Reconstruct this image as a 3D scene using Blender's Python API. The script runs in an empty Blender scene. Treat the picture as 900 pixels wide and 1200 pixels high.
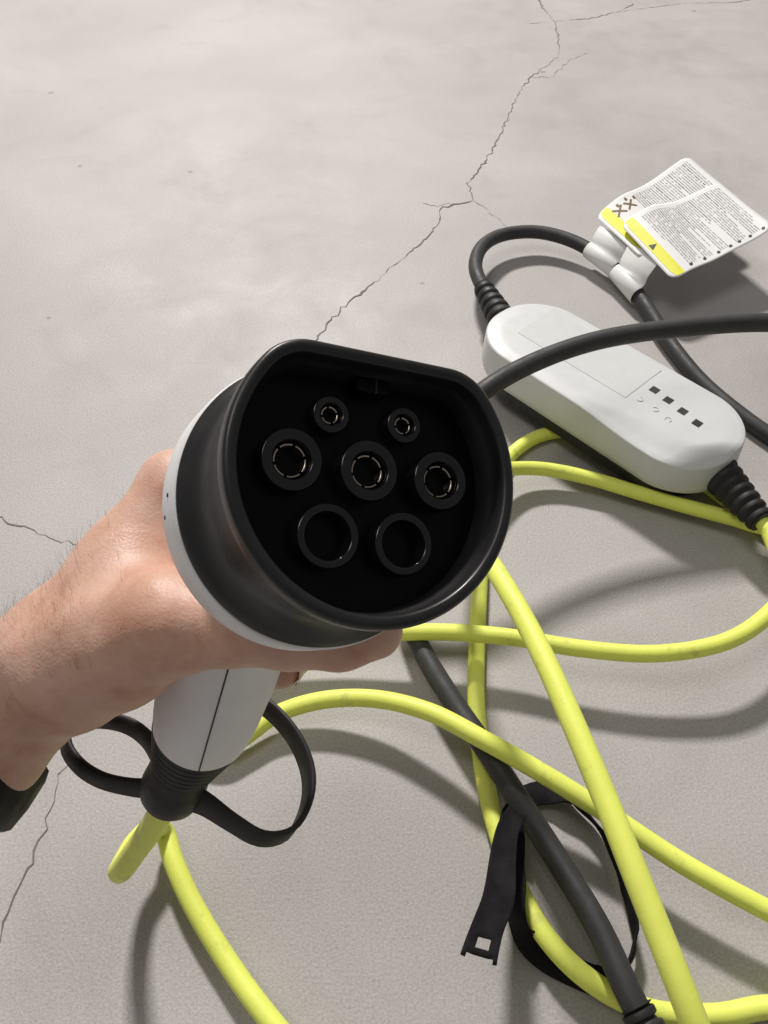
import bpy, bmesh, math, random
import numpy as np
from mathutils import Vector
random.seed(7); rng = np.random.default_rng(7)
scene = bpy.context.scene
col = scene.collection

# ------------------------------------------------------------------ camera
CAM_H = 0.44; PITCH = math.radians(50.0); FPX = 950.0          # focal length in pixels of a 900 x 1200 picture
SP, CP_ = math.sin(PITCH), math.cos(PITCH)
cam_d = bpy.data.cameras.new('camera'); cam = bpy.data.objects.new('camera', cam_d); col.objects.link(cam)
cam_d.sensor_fit = 'VERTICAL'; cam_d.sensor_height = 24.0; cam_d.lens = FPX / 1200.0 * 24.0
cam_d.clip_start = 0.01; cam_d.clip_end = 60.0
cam.location = (0, 0, CAM_H); cam.rotation_euler = (math.pi / 2 - PITCH, 0, 0)
scene.camera = cam

# ------------------------------------------------------------------ light
world = bpy.data.worlds.new('World'); scene.world = world; world.use_nodes = True
world.node_tree.nodes['Background'].inputs[0].default_value = (1.0, 0.975, 0.955, 1)
world.node_tree.nodes['Background'].inputs[1].default_value = 0.18

def area(name, loc, target, sx, sy, power, color):
    d = bpy.data.lights.new(name, 'AREA'); d.shape = 'RECTANGLE'; d.size = sx; d.size_y = sy
    d.energy = power; d.color = color
    o = bpy.data.objects.new(name, d); col.objects.link(o); o.location = loc
    o.rotation_euler = (Vector(target) - Vector(loc)).to_track_quat('-Z', 'Y').to_euler()
    return o
area('ceiling_lamp_ahead', (-0.98, 5.40, 4.9), (0.0, 0.35, 0), 0.78, 0.52, 560, (1.0, 0.96, 0.925))
area('ceiling_lamp_overhead', (-0.80, 0.25, 2.6), (0, 0.3, 0), 0.9, 0.9, 13, (1.0, 0.965, 0.935))

scene.view_settings.view_transform = 'Standard'; scene.view_settings.look = 'None'
scene.view_settings.exposure = 0.0; scene.view_settings.gamma = 1.0

# ------------------------------------------------------------------ helpers
def cam2w(p):
    """camera frame in metres (x right, y down, z forward) to the world"""
    p = np.asarray(p, float)
    x, y, z = p[..., 0], p[..., 1], p[..., 2]
    return np.stack([x, z * CP_ - y * SP, CAM_H - z * SP - y * CP_], -1)
def cpx(u, v, z):                      # picture point at a given depth, camera frame (metres)
    return np.array([(u - 450) / FPX * z, (v - 600) / FPX * z, z])
def P(u, v, z): return cam2w(cpx(u, v, z))
def F(u, v, h=0.0):                    # picture point at a given height above the floor
    z = (CAM_H - h) / (SP + (v - 600) / FPX * CP_)
    return P(u, v, z)
def nrm(v): v = np.asarray(v, float); return v / (np.linalg.norm(v, axis=-1, keepdims=True) + 1e-12)

def mesh_obj(name, verts, faces, mat, parent=None, smooth=True, uv=None):
    me = bpy.data.meshes.new(name)
    me.from_pydata([tuple(map(float, v)) for v in verts], [], [tuple(map(int, f)) for f in faces])
    if uv is not None:
        l = me.uv_layers.new(name='UVMap')
        idx = np.empty(len(me.loops), int); me.loops.foreach_get('vertex_index', idx)
        l.data.foreach_set('uv', np.asarray(uv, float)[idx].ravel())
    me.materials.append(mat)
    if smooth: me.polygons.foreach_set('use_smooth', [True] * len(me.polygons))
    me.update()
    bm = bmesh.new(); bm.from_mesh(me); bmesh.ops.recalc_face_normals(bm, faces=bm.faces); bm.to_mesh(me); bm.free()
    o = bpy.data.objects.new(name, me); col.objects.link(o)
    if parent is not None: o.parent = parent
    return o
def sharp(o, deg=35):
    me = o.data; bm = bmesh.new(); bm.from_mesh(me)
    for e in bm.edges:
        if len(e.link_faces) == 2 and e.calc_face_angle(0) > math.radians(deg): e.smooth = False
    bm.to_mesh(me); bm.free(); return o
def thing(name, label, cat, group=None):
    o = bpy.data.objects.new(name, None); col.objects.link(o); o.empty_display_size = 0.01
    o['label'] = label; o['category'] = cat
    if group: o['group'] = group
    return o
def tag(o, label, cat): o['label'] = label; o['category'] = cat; return o

def loft(rings, close_ends=(True, True)):
    """rings: list of (N,3) arrays -> verts, faces"""
    N = len(rings[0]); V = np.concatenate(rings); Fc = []
    for i in range(len(rings) - 1):
        a, b = i * N, (i + 1) * N
        for j in range(N):
            k = (j + 1) % N; Fc.append((a + j, a + k, b + k, b + j))
    if close_ends[0]: Fc.append(tuple(range(N))[::-1])
    if close_ends[1]: Fc.append(tuple(range((len(rings) - 1) * N, len(rings) * N)))
    return V, Fc
def spline(pts, step, extra=None):
    """centripetal Catmull-Rom through pts, resampled evenly"""
    p = np.asarray(pts, float)
    if extra is not None: p = np.c_[p, np.asarray(extra, float)]
    p = np.vstack([2 * p[0] - p[1], p, 2 * p[-1] - p[-2]]); out = []
    for i in range(1, len(p) - 2):
        p0, p1, p2, p3 = p[i - 1], p[i], p[i + 1], p[i + 2]
        d = lambda a, b: max(np.linalg.norm((b - a)[:3]) ** 0.5, 1e-6)
        t0 = 0; t1 = t0 + d(p0, p1); t2 = t1 + d(p1, p2); t3 = t2 + d(p2, p3)
        for t in np.linspace(t1, t2, 24, endpoint=False):
            A1 = (t1 - t) / (t1 - t0) * p0 + (t - t0) / (t1 - t0) * p1; A2 = (t2 - t) / (t2 - t1) * p1 + (t - t1) / (t2 - t1) * p2
            A3 = (t3 - t) / (t3 - t2) * p2 + (t - t2) / (t3 - t2) * p3
            B1 = (t2 - t) / (t2 - t0) * A1 + (t - t0) / (t2 - t0) * A2; B2 = (t3 - t) / (t3 - t1) * A2 + (t - t1) / (t3 - t1) * A3
            out.append((t2 - t) / (t2 - t1) * B1 + (t - t1) / (t2 - t1) * B2)
    out.append(p[-2]); out = np.array(out)
    for _ in range(6): out[1:-1] = 0.25 * out[:-2] + 0.5 * out[1:-1] + 0.25 * out[2:]
    s = np.r_[0, np.cumsum(np.linalg.norm(np.diff(out[:, :3], axis=0), axis=1))]
    n = max(3, int(s[-1] / step) + 1); t = np.linspace(0, s[-1], n)
    return np.stack([np.interp(t, s, out[:, k]) for k in range(out.shape[1])], 1)
def frames(path):
    T = nrm(np.gradient(path, axis=0)); n0 = np.array([0, 0, 1.0])
    if abs(T[0] @ n0) > 0.9: n0 = np.array([1.0, 0, 0])
    Ns = []; n = n0
    for t in T:
        n = nrm(n - (n @ t) * t); Ns.append(n)
    Ns = np.array(Ns); return T, Ns, np.cross(T, Ns)
def tube(path, r, seg=18):
    T, A, B = frames(path); r = np.broadcast_to(r, (len(path),))
    th = np.linspace(0, 2 * np.pi, seg, endpoint=False)
    rings = [path[i] + r[i] * (np.cos(th)[:, None] * A[i] + np.sin(th)[:, None] * B[i]) for i in range(len(path))]
    return loft(rings)
def ribbon(path, side, w, th):
    """flat strip along path; side = per-point width direction"""
    T = nrm(np.gradient(path, axis=0)); S = nrm(side - (side * T).sum(1, keepdims=True) * T); Nn = np.cross(T, S)
    w = np.broadcast_to(w, (len(path),)); rings = []
    for i in range(len(path)):
        a, b = w[i] / 2, th / 2; c = th * 0.35
        prof = [(-a + c, -b), (a - c, -b), (a, -b + c), (a, b - c), (a - c, b), (-a + c, b), (-a, b - c), (-a, -b + c)]
        rings.append(np.array([path[i] + x * S[i] + y * Nn[i] for x, y in prof]))
    return loft(rings)
def lathe(prof, origin, axis, ref, seg=48, caps=(True, True)):
    """prof: list of (along, radius)"""
    a = nrm(axis); u = nrm(np.asarray(ref) - (np.asarray(ref) @ a) * a); v = np.cross(a, u)
    th = np.linspace(0, 2 * np.pi, seg, endpoint=False)
    rings = [origin + s * a + r * (np.cos(th)[:, None] * u + np.sin(th)[:, None] * v) for s, r in prof]
    return loft(rings, caps)

# ------------------------------------------------------------------ materials
def mat(name, base, rough=0.5, metal=0.0, spec=0.5, coat=0.0):
    m = bpy.data.materials.new(name); m.use_nodes = True; b = m.node_tree.nodes['Principled BSDF']
    b.inputs['Base Color'].default_value = (*base, 1); b.inputs['Roughness'].default_value = rough
    b.inputs['Metallic'].default_value = metal; b.inputs['Specular IOR Level'].default_value = spec
    b.inputs['Coat Weight'].default_value = coat
    return m
class NT:
    def __init__(s, m): s.t = m.node_tree; s.n = s.t.nodes; s.l = s.t.links; s.b = s.n['Principled BSDF']
    def new(s, kind, **kw):
        n = s.n.new(kind)
        for k, v in kw.items():
            if k in ('operation', 'data_type', 'blend_type', 'feature', 'noise_dimensions', 'use_clamp', 'distance', 'voronoi_dimensions', 'interpolation_type'): setattr(n, k, v)
            else: n.inputs[k].default_value = v
        return n
    def link(s, a, b): s.l.new(a, b)
    def math(s, op, a, b=None, clamp=False):
        n = s.n.new('ShaderNodeMath'); n.operation = op; n.use_clamp = clamp
        for i, x in enumerate((a, b)):
            if x is None: continue
            if isinstance(x, (int, float)): n.inputs[i].default_value = x
            else: s.l.new(x, n.inputs[i])
        return n.outputs[0]
    def noise(s, vec, scale, detail=4, rough=0.5, dist=0.0):
        n = s.new('ShaderNodeTexNoise'); n.inputs['Scale'].default_value = scale; n.inputs['Detail'].default_value = detail
        n.inputs['Roughness'].default_value = rough; n.inputs['Distortion'].default_value = dist; s.l.new(vec, n.inputs['Vector']); return n.outputs['Fac']
    def ramp(s, fac, stops):
        n = s.new('ShaderNodeValToRGB'); e = n.color_ramp.elements
        while len(e) > 1: e.remove(e[0])
        e[0].position = stops[0][0]; c = stops[0][1]; e[0].color = (*c, 1) if len(c) == 3 else c
        for p, c in stops[1:]:
            x = e.new(p); x.color = (*c, 1) if len(c) == 3 else c
        s.l.new(fac, n.inputs[0]); return n.outputs[0]
    def mix(s, fac, a, b, blend='MIX'):
        n = s.n.new('ShaderNodeMix'); n.data_type = 'RGBA'; n.blend_type = blend
        for i, x in ((0, fac), (6, a), (7, b)):
            if isinstance(x, (int, float)): n.inputs[i].default_value = x
            elif isinstance(x, tuple): n.inputs[i].default_value = (*x, 1)
            else: s.l.new(x, n.inputs[i])
        return n.outputs[2]
    def bump(s, h, strength, dist, prev=None):
        n = s.new('ShaderNodeBump'); n.inputs['Strength'].default_value = strength; n.inputs['Distance'].default_value = dist
        s.l.new(h, n.inputs['Height'])
        if prev is not None: s.l.new(prev, n.inputs['Normal'])
        return n.outputs[0]
    def obj(s):
        return s.new('ShaderNodeTexCoord').outputs['Object']
    def mapr(s, x, a, b, c, d):
        n = s.n.new('ShaderNodeMapRange'); s.l.new(x, n.inputs[0])
        for i, v in enumerate((a, b, c, d)): n.inputs[i + 1].default_value = v
        return n.outputs[0]

def concrete():
    m = mat('concrete', (0.4, 0.38, 0.36), 0.6, spec=0.42); t = NT(m); v = t.obj()
    big = t.noise(v, 3.2, 4, 0.55, 0.4); mid = t.noise(v, 14, 5, 0.6, 0.6); fine = t.noise(v, 720, 3, 0.65); fine2 = t.noise(v, 1700, 2, 0.6)
    c = t.ramp(big, [(0.30, (0.388, 0.366, 0.353)), (0.5, (0.442, 0.420, 0.407)), (0.68, (0.515, 0.493, 0.480))])
    c = t.mix(t.mapr(mid, 0.36, 0.62, 0.0, 0.30), c, (0.54, 0.515, 0.502))
    c = t.mix(t.mapr(t.noise(v, 7.0, 6, 0.65, 1.2), 0.54, 0.72, 0.0, 0.36), c, (0.325, 0.306, 0.294))
    c = t.mix(1.0, c, t.ramp(fine, [(0.28, (0.77, 0.77, 0.77)), (0.5, (0.97, 0.97, 0.97)), (0.72, (1.14, 1.14, 1.14))]), 'MULTIPLY')
    c = t.mix(1.0, c, t.ramp(fine2, [(0.3, (0.90, 0.90, 0.90)), (0.7, (1.05, 1.05, 1.05))]), 'MULTIPLY')
    # sparse dark pits
    vo = t.new('ShaderNodeTexVoronoi'); vo.inputs['Scale'].default_value = 24; t.link(v, vo.inputs['Vector'])
    sep = t.new('ShaderNodeSeparateColor'); t.link(vo.outputs['Color'], sep.inputs[0])
    size = t.math('MULTIPLY', t.math('POWER', sep.outputs[0], 5.0), 0.11)
    wob = t.math('ADD', vo.outputs['Distance'], t.math('MULTIPLY', t.math('SUBTRACT', t.noise(v, 260, 2), 0.5), 0.05))
    pit = t.math('MULTIPLY', t.math('LESS_THAN', wob, size), t.math('GREATER_THAN', sep.outputs[1], 0.15))
    c = t.mix(t.math('MULTIPLY', pit, 0.42), c, (0.10, 0.092, 0.085))
    t.link(c, t.b.inputs['Base Color'])
    h = t.math('ADD', t.math('MULTIPLY', fine, 0.7), t.math('MULTIPLY', fine2, 0.3))
    n1 = t.bump(h, 0.34, 0.0010); n2 = t.bump(t.math('SUBTRACT', 1.0, pit), 0.5, 0.0006, n1); t.link(n2, t.b.inputs['Normal'])
    t.link(t.mapr(mid, 0.3, 0.7, 0.46, 0.64), t.b.inputs['Roughness'])
    return m
def plastic(name, base, rough, var=0.06, bump=0.15, scale=900, spec=0.5, spots=None, coat=0.0):
    m = mat(name, base, rough, spec=spec, coat=coat); t = NT(m); v = t.obj()
    n = t.noise(v, 55, 5, 0.6, 0.5)
    lo = tuple(x * (1 - var) for x in base); hi = tuple(min(1, x * (1 + var)) for x in base)
    c = t.ramp(n, [(0.3, lo), (0.7, hi)])
    if spots:
        f = t.noise(v, spots[1], 4, 0.65); c = t.mix(t.mapr(f, spots[2], spots[2] + 0.08, 0, spots[3]), c, spots[0])
    t.link(c, t.b.inputs['Base Color'])
    t.link(t.mapr(t.noise(v, 120, 4), 0.3, 0.7, rough * 0.85, min(1, rough * 1.2)), t.b.inputs['Roughness'])
    if bump: t.link(t.bump(t.noise(v, scale, 3), bump, 0.0003), t.b.inputs['Normal'])
    return m
def skin():
    m = mat('skin', (0.56, 0.33, 0.235), 0.48, spec=0.45); t = NT(m); v = t.obj()
    a = t.noise(v, 45, 5, 0.6, 0.5); b = t.noise(v, 180, 4, 0.6); c3 = t.noise(v, 700, 3)
    c = t.ramp(a, [(0.28, (0.48, 0.25, 0.165)), (0.5, (0.60, 0.368, 0.275)), (0.74, (0.68, 0.455, 0.36))])
    c = t.mix(t.mapr(b, 0.5, 0.75, 0, 0.35), c, (0.50, 0.225, 0.155))
    t.link(c, t.b.inputs['Base Color'])
    t.b.inputs['Subsurface Weight'].default_value = 0.20; t.b.inputs['Subsurface Radius'].default_value = (1.0, 0.35, 0.18)
    t.b.inputs['Subsurface Scale'].default_value = 0.004
    vo = t.new('ShaderNodeTexVoronoi'); vo.feature = 'DISTANCE_TO_EDGE'; vo.inputs['Scale'].default_value = 620; t.link(v, vo.inputs['Vector'])
    n1 = t.bump(t.mapr(vo.outputs['Distance'], 0, 0.25, 0, 1), 0.20, 0.00022)
    n2 = t.bump(b, 0.11, 0.0008, n1); n3 = t.bump(a, 0.2, 0.0016, n2); t.link(n3, t.b.inputs['Normal'])
    return m
def page_mat(seed):
    m = mat('printed_page', (0.85, 0.85, 0.84), 0.45); t = NT(m)
    uv = t.new('ShaderNodeTexCoord').outputs['UV']; s = t.new('ShaderNodeSeparateXYZ'); t.link(uv, s.inputs[0])
    X, Y = s.outputs[0], s.outputs[1]                       # X along the text rows, Y across them
    R = 44.0; yr = t.math('MULTIPLY', Y, R); row = t.math('FLOOR', yr); fr = t.math('FRACT', yr)
    line = t.math('MULTIPLY', t.math('GREATER_THAN', fr, 0.34), t.math('LESS_THAN', fr, 0.86))
    wn = t.new('ShaderNodeTexWhiteNoise', noise_dimensions='1D'); t.link(t.math('ADD', row, seed * 17.3), wn.inputs['W'])
    rl = wn.outputs['Value']
    cmb = t.new('ShaderNodeCombineXYZ'); t.link(t.math('MULTIPLY', X, 70), cmb.inputs[0]); t.link(t.math('MULTIPLY', row, 3.7), cmb.inputs[1]); cmb.inputs[2].default_value = seed
    words = t.math('GREATER_THAN', t.noise(cmb.outputs[0], 1.0, 1), 0.40)
    para = t.math('FRACT', t.math('MULTIPLY', t.math('ADD', row, seed * 3.0), 1 / 7.0))
    end = t.math('SUBTRACT', 0.93, t.math('MULTIPLY', t.math('GREATER_THAN', para, 0.8), t.math('MULTIPLY', rl, 0.6)))
    head = t.math('LESS_THAN', para, 0.12)
    inside = t.math('MULTIPLY', t.math('GREATER_THAN', X, 0.07), t.math('LESS_THAN', X, end))
    inside = t.math('MULTIPLY', inside, t.math('MULTIPLY', t.math('GREATER_THAN', Y, 0.17), t.math('LESS_THAN', Y, 0.95)))
    k = t.math('MULTIPLY', t.math('MULTIPLY', line, words), inside)
    k = t.math('MULTIPLY', k, t.math('SUBTRACT', 1.0, t.math('MULTIPLY', head, t.math('GREATER_THAN', X, 0.5))))
    ink = t.mix(head, (0.30, 0.29, 0.29), (0.10, 0.10, 0.10))
    c = t.mix(t.math('MULTIPLY', k, 0.85), (0.84, 0.84, 0.83), ink)
    t.link(c, t.b.inputs['Base Color']); return m

M = dict(
    floor=concrete(), skin=skin(),
    crack=plastic('crack_shadow', (0.215, 0.198, 0.187), 0.95, 0.3, 0.0, spec=0.05),
    crack_pale=plastic('crack_pale', (0.365, 0.347, 0.337), 0.95, 0.2, 0.0, spec=0.05),
    black=plastic('black_plastic', (0.014, 0.0135, 0.014), 0.36, 0.25, 0.10, 700, spec=0.5),
    sleeve=plastic('black_plastic_sleeve', (0.0065, 0.0065, 0.0075), 0.15, 0.2, 0.03, 700, spec=0.55),
    black_in=plastic('black_plastic_inner', (0.0016, 0.0016, 0.0020), 0.30, 0.2, 0.02, 700, spec=0.14),
    matte=plastic('black_rubber', (0.022, 0.021, 0.021), 0.55, 0.25, 0.25, 500, spec=0.4),
    blackcable=plastic('black_cable_rubber', (0.042, 0.041, 0.042), 0.55, 0.2, 0.25, 600, spec=0.4, spots=((0.22, 0.21, 0.2), 170, 0.71, 0.6)),
    fabric=plastic('strap_fabric', (0.013, 0.012, 0.014), 0.9, 0.4, 0.9, 1100, spec=0.15),
    yellow=plastic('yellow_cable_rubber', (0.83, 0.90, 0.16), 0.48, 0.05, 0.25, 700, spec=0.4, spots=((0.42, 0.43, 0.14), 75, 0.60, 0.35)),
    white=plastic('white_plastic', (0.655, 0.665, 0.665), 0.38, 0.02, 0.12, 1500),
    grip=plastic('white_grip_plastic', (0.78, 0.775, 0.775), 0.42, 0.03, 0.12, 1500),
    panel=plastic('panel_film', (0.655, 0.675, 0.665), 0.30, 0.02, 0.0),
    metal=plastic('contact_metal', (0.50, 0.44, 0.36), 0.24, 0.1, 0.0), led=plastic('dark_window', (0.06, 0.065, 0.055), 0.25, 0.4, 0.0),
    groove=plastic('groove_grey', (0.50, 0.505, 0.50), 0.6, 0.02, 0.0),
    emboss=plastic('faint_print', (0.57, 0.575, 0.575), 0.5, 0.02, 0.0),
    seam=mat('seam_dark', (0.05, 0.05, 0.05), 0.8), page_a=page_mat(1.0), page_b=page_mat(2.6), paper=plastic('paper_band', (0.84, 0.84, 0.82), 0.5, 0.02, 0.0),
    stripe=plastic('yellow_print', (0.82, 0.80, 0.05), 0.45, 0.02, 0.0), ink=plastic('ink', (0.05, 0.055, 0.03), 0.6, 0.1, 0.0),
    ink_brown=plastic('brown_ink', (0.20, 0.12, 0.055), 0.6, 0.1, 0.0),
    hair=plastic('arm_hair_fibre', (0.20, 0.115, 0.062), 0.5, 0.4, 0.0), nail=plastic('nail', (0.66, 0.42, 0.34), 0.3, 0.05, 0.0),
    band=plastic('dark_band', (0.012, 0.009, 0.009), 0.6, 0.3, 0.25, 700, spec=0.25),
)
M['metal'].node_tree.nodes['Principled BSDF'].inputs['Metallic'].default_value = 1.0

# ------------------------------------------------------------------ floor
nx, ny = 24, 28
gx = np.linspace(-4, 4, nx); gy = np.linspace(-1.5, 7, ny)
V = [(x, y, 0) for y in gy for x in gx]
Fc = [(j * nx + i, j * nx + i + 1, (j + 1) * nx + i + 1, (j + 1) * nx + i) for j in range(ny - 1) for i in range(nx - 1)]
floor = mesh_obj('floor', V, Fc, M['floor'], smooth=False); floor['kind'] = 'structure'; floor['label'] = 'grey concrete floor with hairline cracks'
def crack(pts, w, m='crack', jit=0.0022):
    p = np.array([F(u, v, 0) for u, v in pts]); out = []
    for a, b in zip(p[:-1], p[1:]):
        n = max(2, int(np.linalg.norm(b - a) / 0.0045))
        for t in np.arange(n) / n: out.append(a + (b - a) * t)
    out.append(p[-1]); out = np.array(out)
    out[1:-1, :2] += rng.normal(0, jit * 0.6, (len(out) - 2, 2)); T = nrm(np.gradient(out, axis=0)); S = np.stack([-T[:, 1], T[:, 0], T[:, 2] * 0], 1)
    nz = np.convolve(rng.random(len(out) + 8), np.ones(9) / 9, 'valid'); ww = w * 0.55 * (0.25 + 1.0 * rng.random(len(out)) ** 2 + 2.4 * np.clip(nz - 0.42, 0, 1) / 0.3); ww[0] = ww[-1] = w * 0.1
    V = []; Fs = []
    for i in range(len(out)):
        V += [out[i] - S[i] * ww[i] / 2 + [0, 0, 0.0004], out[i] + S[i] * ww[i] / 2 + [0, 0, 0.0004]]
        if i: Fs.append((2 * i - 2, 2 * i - 1, 2 * i + 1, 2 * i))
    return mesh_obj('crack', V, Fs, M[m], floor, smooth=False)
crack([(330, 455), (360, 420), (377, 390), (385, 378), (400, 362), (420, 345), (440, 330), (460, 312), (480, 297), (500, 280), (513, 262), (520, 243), (540, 238), (555, 235)], 0.0015)
crack([(555, 235), (548, 215), (560, 200), (575, 180), (585, 160), (597, 135), (605, 115), (622, 90), (640, 78), (655, 66)], 0.0015)
crack([(655, 66), (654, 45), (650, 25), (637, 12), (630, -10)], 0.0012)
crack([(618, 28), (652, 25), (690, 22), (725, 14), (742, 4)], 0.0014)
crack([(725, 14), (800, 4), (860, 3), (930, -8)], 0.0012, 'crack_pale')
crack([(555, 235), (575, 250), (598, 270)], 0.0010, 'crack_pale')
crack([(495, 238), (515, 241), (540, 238)], 0.0012, 'crack_pale')
crack([(622, 90), (645, 92), (668, 70), (690, 62)], 0.0012, 'crack_pale')
crack([(-40, 600), (0, 608), (30, 620), (60, 631), (95, 640), (140, 650)], 0.0011)
crack([(96, 880), (75, 905), (68, 925), (55, 960), (42, 998), (22, 1045), (0, 1092), (-20, 1130)], 0.0012)

# ------------------------------------------------------------------ charging connector
Cc = np.array([-2.899, -8.770, 168.779]) / 1000
RU = np.array([0.905, 0.109, 0.411]); RV = np.array([0.033, -0.982, 0.186]); RN = np.array([0.424, -0.155, -0.892])
RU, RN = nrm(RU), nrm(RN); RV = nrm(np.cross(RN, RU)); RN = np.cross(RU, RV)
def L(p):                              # connector frame in millimetres -> world
    p = np.asarray(p, float) / 1000
    return cam2w(Cc + p[..., 0:1] * RU + p[..., 1:2] * RV + p[..., 2:3] * RN)
conn = thing('charging_connector', 'black and white charging plug with seven round sockets, held in the hand', 'charging plug')
NS = 144; PH = np.linspace(0, 2 * np.pi, NS, endpoint=False)
def dshape(R, fl, rc, cv):
    """circle cut flat on top with rounded corners, sampled by polar angle"""
    r = R - rc; h = fl - cv - rc; a = math.asin(max(-1, min(1, h / r))); pts = []
    for t in np.linspace(math.pi - a, 2 * math.pi + a, 400): pts.append((R * math.cos(t), R * math.sin(t)))
    cxx = r * math.cos(a)
    for t in np.linspace(a, math.pi / 2, 80): pts.append((cxx + rc * math.cos(t), h + rc * math.sin(t)))
    for s in np.linspace(0, 1, 120): pts.append((cxx * (1 - 2 * s), h + rc))
    for t in np.linspace(math.pi / 2, math.pi - a, 80): pts.append((-cxx + rc * math.cos(t), h + rc * math.sin(t)))
    pts = np.array(pts); ang = np.mod(np.arctan2(pts[:, 1], pts[:, 0]), 2 * np.pi); rad = np.hypot(pts[:, 0], pts[:, 1]); o = np.argsort(ang)
    rr = np.interp(PH, np.r_[ang[o] - 2 * np.pi, ang[o], ang[o] + 2 * np.pi], np.r_[rad[o], rad[o], rad[o]])
    return np.stack([rr * np.cos(PH), rr * np.sin(PH) + cv], 1)
def dring(off, n): q = dshape(32.33 + off, 23.82 + off, max(2.0, 12.1 + off), -0.99); return L(np.c_[q, np.full(NS, n)])
def cring(R, cv, n, mixd=0.0, off=0.0):
    q = np.stack([R * np.cos(PH), R * np.sin(PH) + cv], 1)
    if mixd: q = q * (1 - mixd) + dshape(32.33 + off, 23.82 + off, 12.1 + off, -0.99) * mixd
    return L(np.c_[q, np.full(NS, n)])
rings = [dring(-4.6, -12), dring(-4.0, -4), dring(-3.5, 0.6), dring(-3.2, 0.9), dring(-3.0, 3.6), dring(-2.9, 4.8), dring(-2.65, 5.25), dring(-2.3, 5.5), dring(-1.3, 5.6), dring(-0.7, 5.5), dring(-0.25, 5.1), dring(-0.03, 4.4),
         dring(0.0, 1.6), dring(-0.3, -0.2), dring(-1.6, -1.0), dring(-2.3, -1.6), dring(-2.6, -4), dring(-2.8, -7), dring(-2.8, -13)] + [cring(29.6 + 4.7 * q ** 2.6, -1.2 - 0.8 * q, -13 - 14.3 * q, (1 - q) ** 1.3, -2.8) for q in np.linspace(0.1, 1, 10)] + [cring(34.4, -2, -27.8), cring(34.3, -2, -28.6), cring(33.6, -2, -29.2), cring(30, -2, -30)]
V, Fc = loft(rings); shroud = sharp(mesh_obj('shroud', V, Fc, M['black'], conn), 50)
# inner face between the sockets
q = dring(-3.95, -4.5); V = np.vstack([q, L([[0, 0, -4.5]])]); mesh_obj('socket_face', V, [(i, (i + 1) % NS, NS) for i in range(NS)], M['black_in'], conn, smooth=False)
pins = [(-8.5, 11.25, 4.2, 2.3, -1.5, 'c'), (8.5, 11.6, 4.2, 2.3, -1.5, 'c'), (-17, 0, 6.6, 4.0, 0, 'm'), (0, 0, 6.6, 4.0, 0, 'm'), (17, 0, 6.6, 4.0, 0, 'm'), (-8.5, -14.7, 6.8, 4.85, 0, 'e'), (8.5, -14.7, 6.8, 4.85, 0, 'e')]
Nw = L([0, 0, 1.0]) - L([0, 0, 0.0]); Nw = nrm(Nw); Uw = nrm(L([1.0, 0, 0]) - L([0, 0, 0.0])); Vw = nrm(L([0, 1.0, 0]) - L([0, 0, 0.0]))
for (pu, pv, ro, ri, n0, kind) in pins:
    o3 = L([pu, pv, n0]); mm = 1e-3
    prof = [(-13 * mm - n0 * mm, (ro + 0.1) * mm), (-0.8 * mm, ro * mm), (-0.45 * mm, (ro - 0.06) * mm), (-0.2 * mm, (ro - 0.2) * mm), (-0.06 * mm, (ro - 0.4) * mm), (0, (ro - 0.7) * mm), (0, (ri + 0.7) * mm), (-0.06 * mm, (ri + 0.4) * mm), (-0.2 * mm, (ri + 0.2) * mm), (-0.45 * mm, (ri + 0.06) * mm), (-0.8 * mm, ri * mm), (-14 * mm, ri * mm)]
    V, Fc = lathe(prof, o3, Nw, Uw, 40, (False, True)); sl = sharp(mesh_obj('socket_sleeve', V, Fc, M['sleeve'], conn), 40)
    if kind in 'mc':
        rr = ri - 0.28 if kind == 'm' else ri - 0.2; npet = 6 if kind == 'm' else 4; d0 = -1.6 if kind == 'm' else -1.2
        V = []; Fs = []
        for k in range(npet):
            a0 = 2 * math.pi * (k + 0.10) / npet + 0.3; a1 = 2 * math.pi * (k + 0.90) / npet + 0.3; st = 7
            for j in range(st):
                a = a0 + (a1 - a0) * j / (st - 1); dirv = math.cos(a) * Uw + math.sin(a) * Vw; b = len(V)
                for (dn, r) in ((-11, rr), (d0 - 0.4, rr), (d0, rr - 0.15), (d0, rr - 0.5), (d0 - 0.4, rr - 0.62), (-11, rr - 0.62)):
                    V.append(o3 + Nw * dn * mm + dirv * r * mm)
                if j:
                    for q_ in range(5): Fs.append((b + q_, b + q_ + 1, b + q_ - 5, b + q_ - 6))
        mesh_obj('contact_spring', V, Fs, M['metal'], sl)
# moulded key tab under the flat edge
def lbox(name, c, s, m, parent, bev=0.0):
    V = [L([c[0] + dx * s[0] / 2, c[1] + dy * s[1] / 2, c[2] + dz * s[2] / 2]) for dz in (-1, 1) for dy in (-1, 1) for dx in (-1, 1)]
    Fs = [(0, 1, 3, 2), (4, 6, 7, 5), (0, 4, 5, 1), (2, 3, 7, 6), (0, 2, 6, 4), (1, 5, 7, 3)]
    o = mesh_obj(name, V, Fs, m, parent, smooth=False)
    if bev:
        bm = bmesh.new(); bm.from_mesh(o.data); bmesh.ops.bevel(bm, geom=bm.edges[:], offset=bev / 1000, segments=2, affect='EDGES', profile=0.6); bm.to_mesh(o.data); bm.free()
    return o
lbox('key_tab', (0.2, 18.6, -2.8), (7.5, 3.4, 4.5), M['black_in'], conn, 0.5)
lbox('key_rib', (0.9, 18.4, -2.5), (0.45, 3.2, 4.5), M['black'], conn, 0.12)
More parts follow.
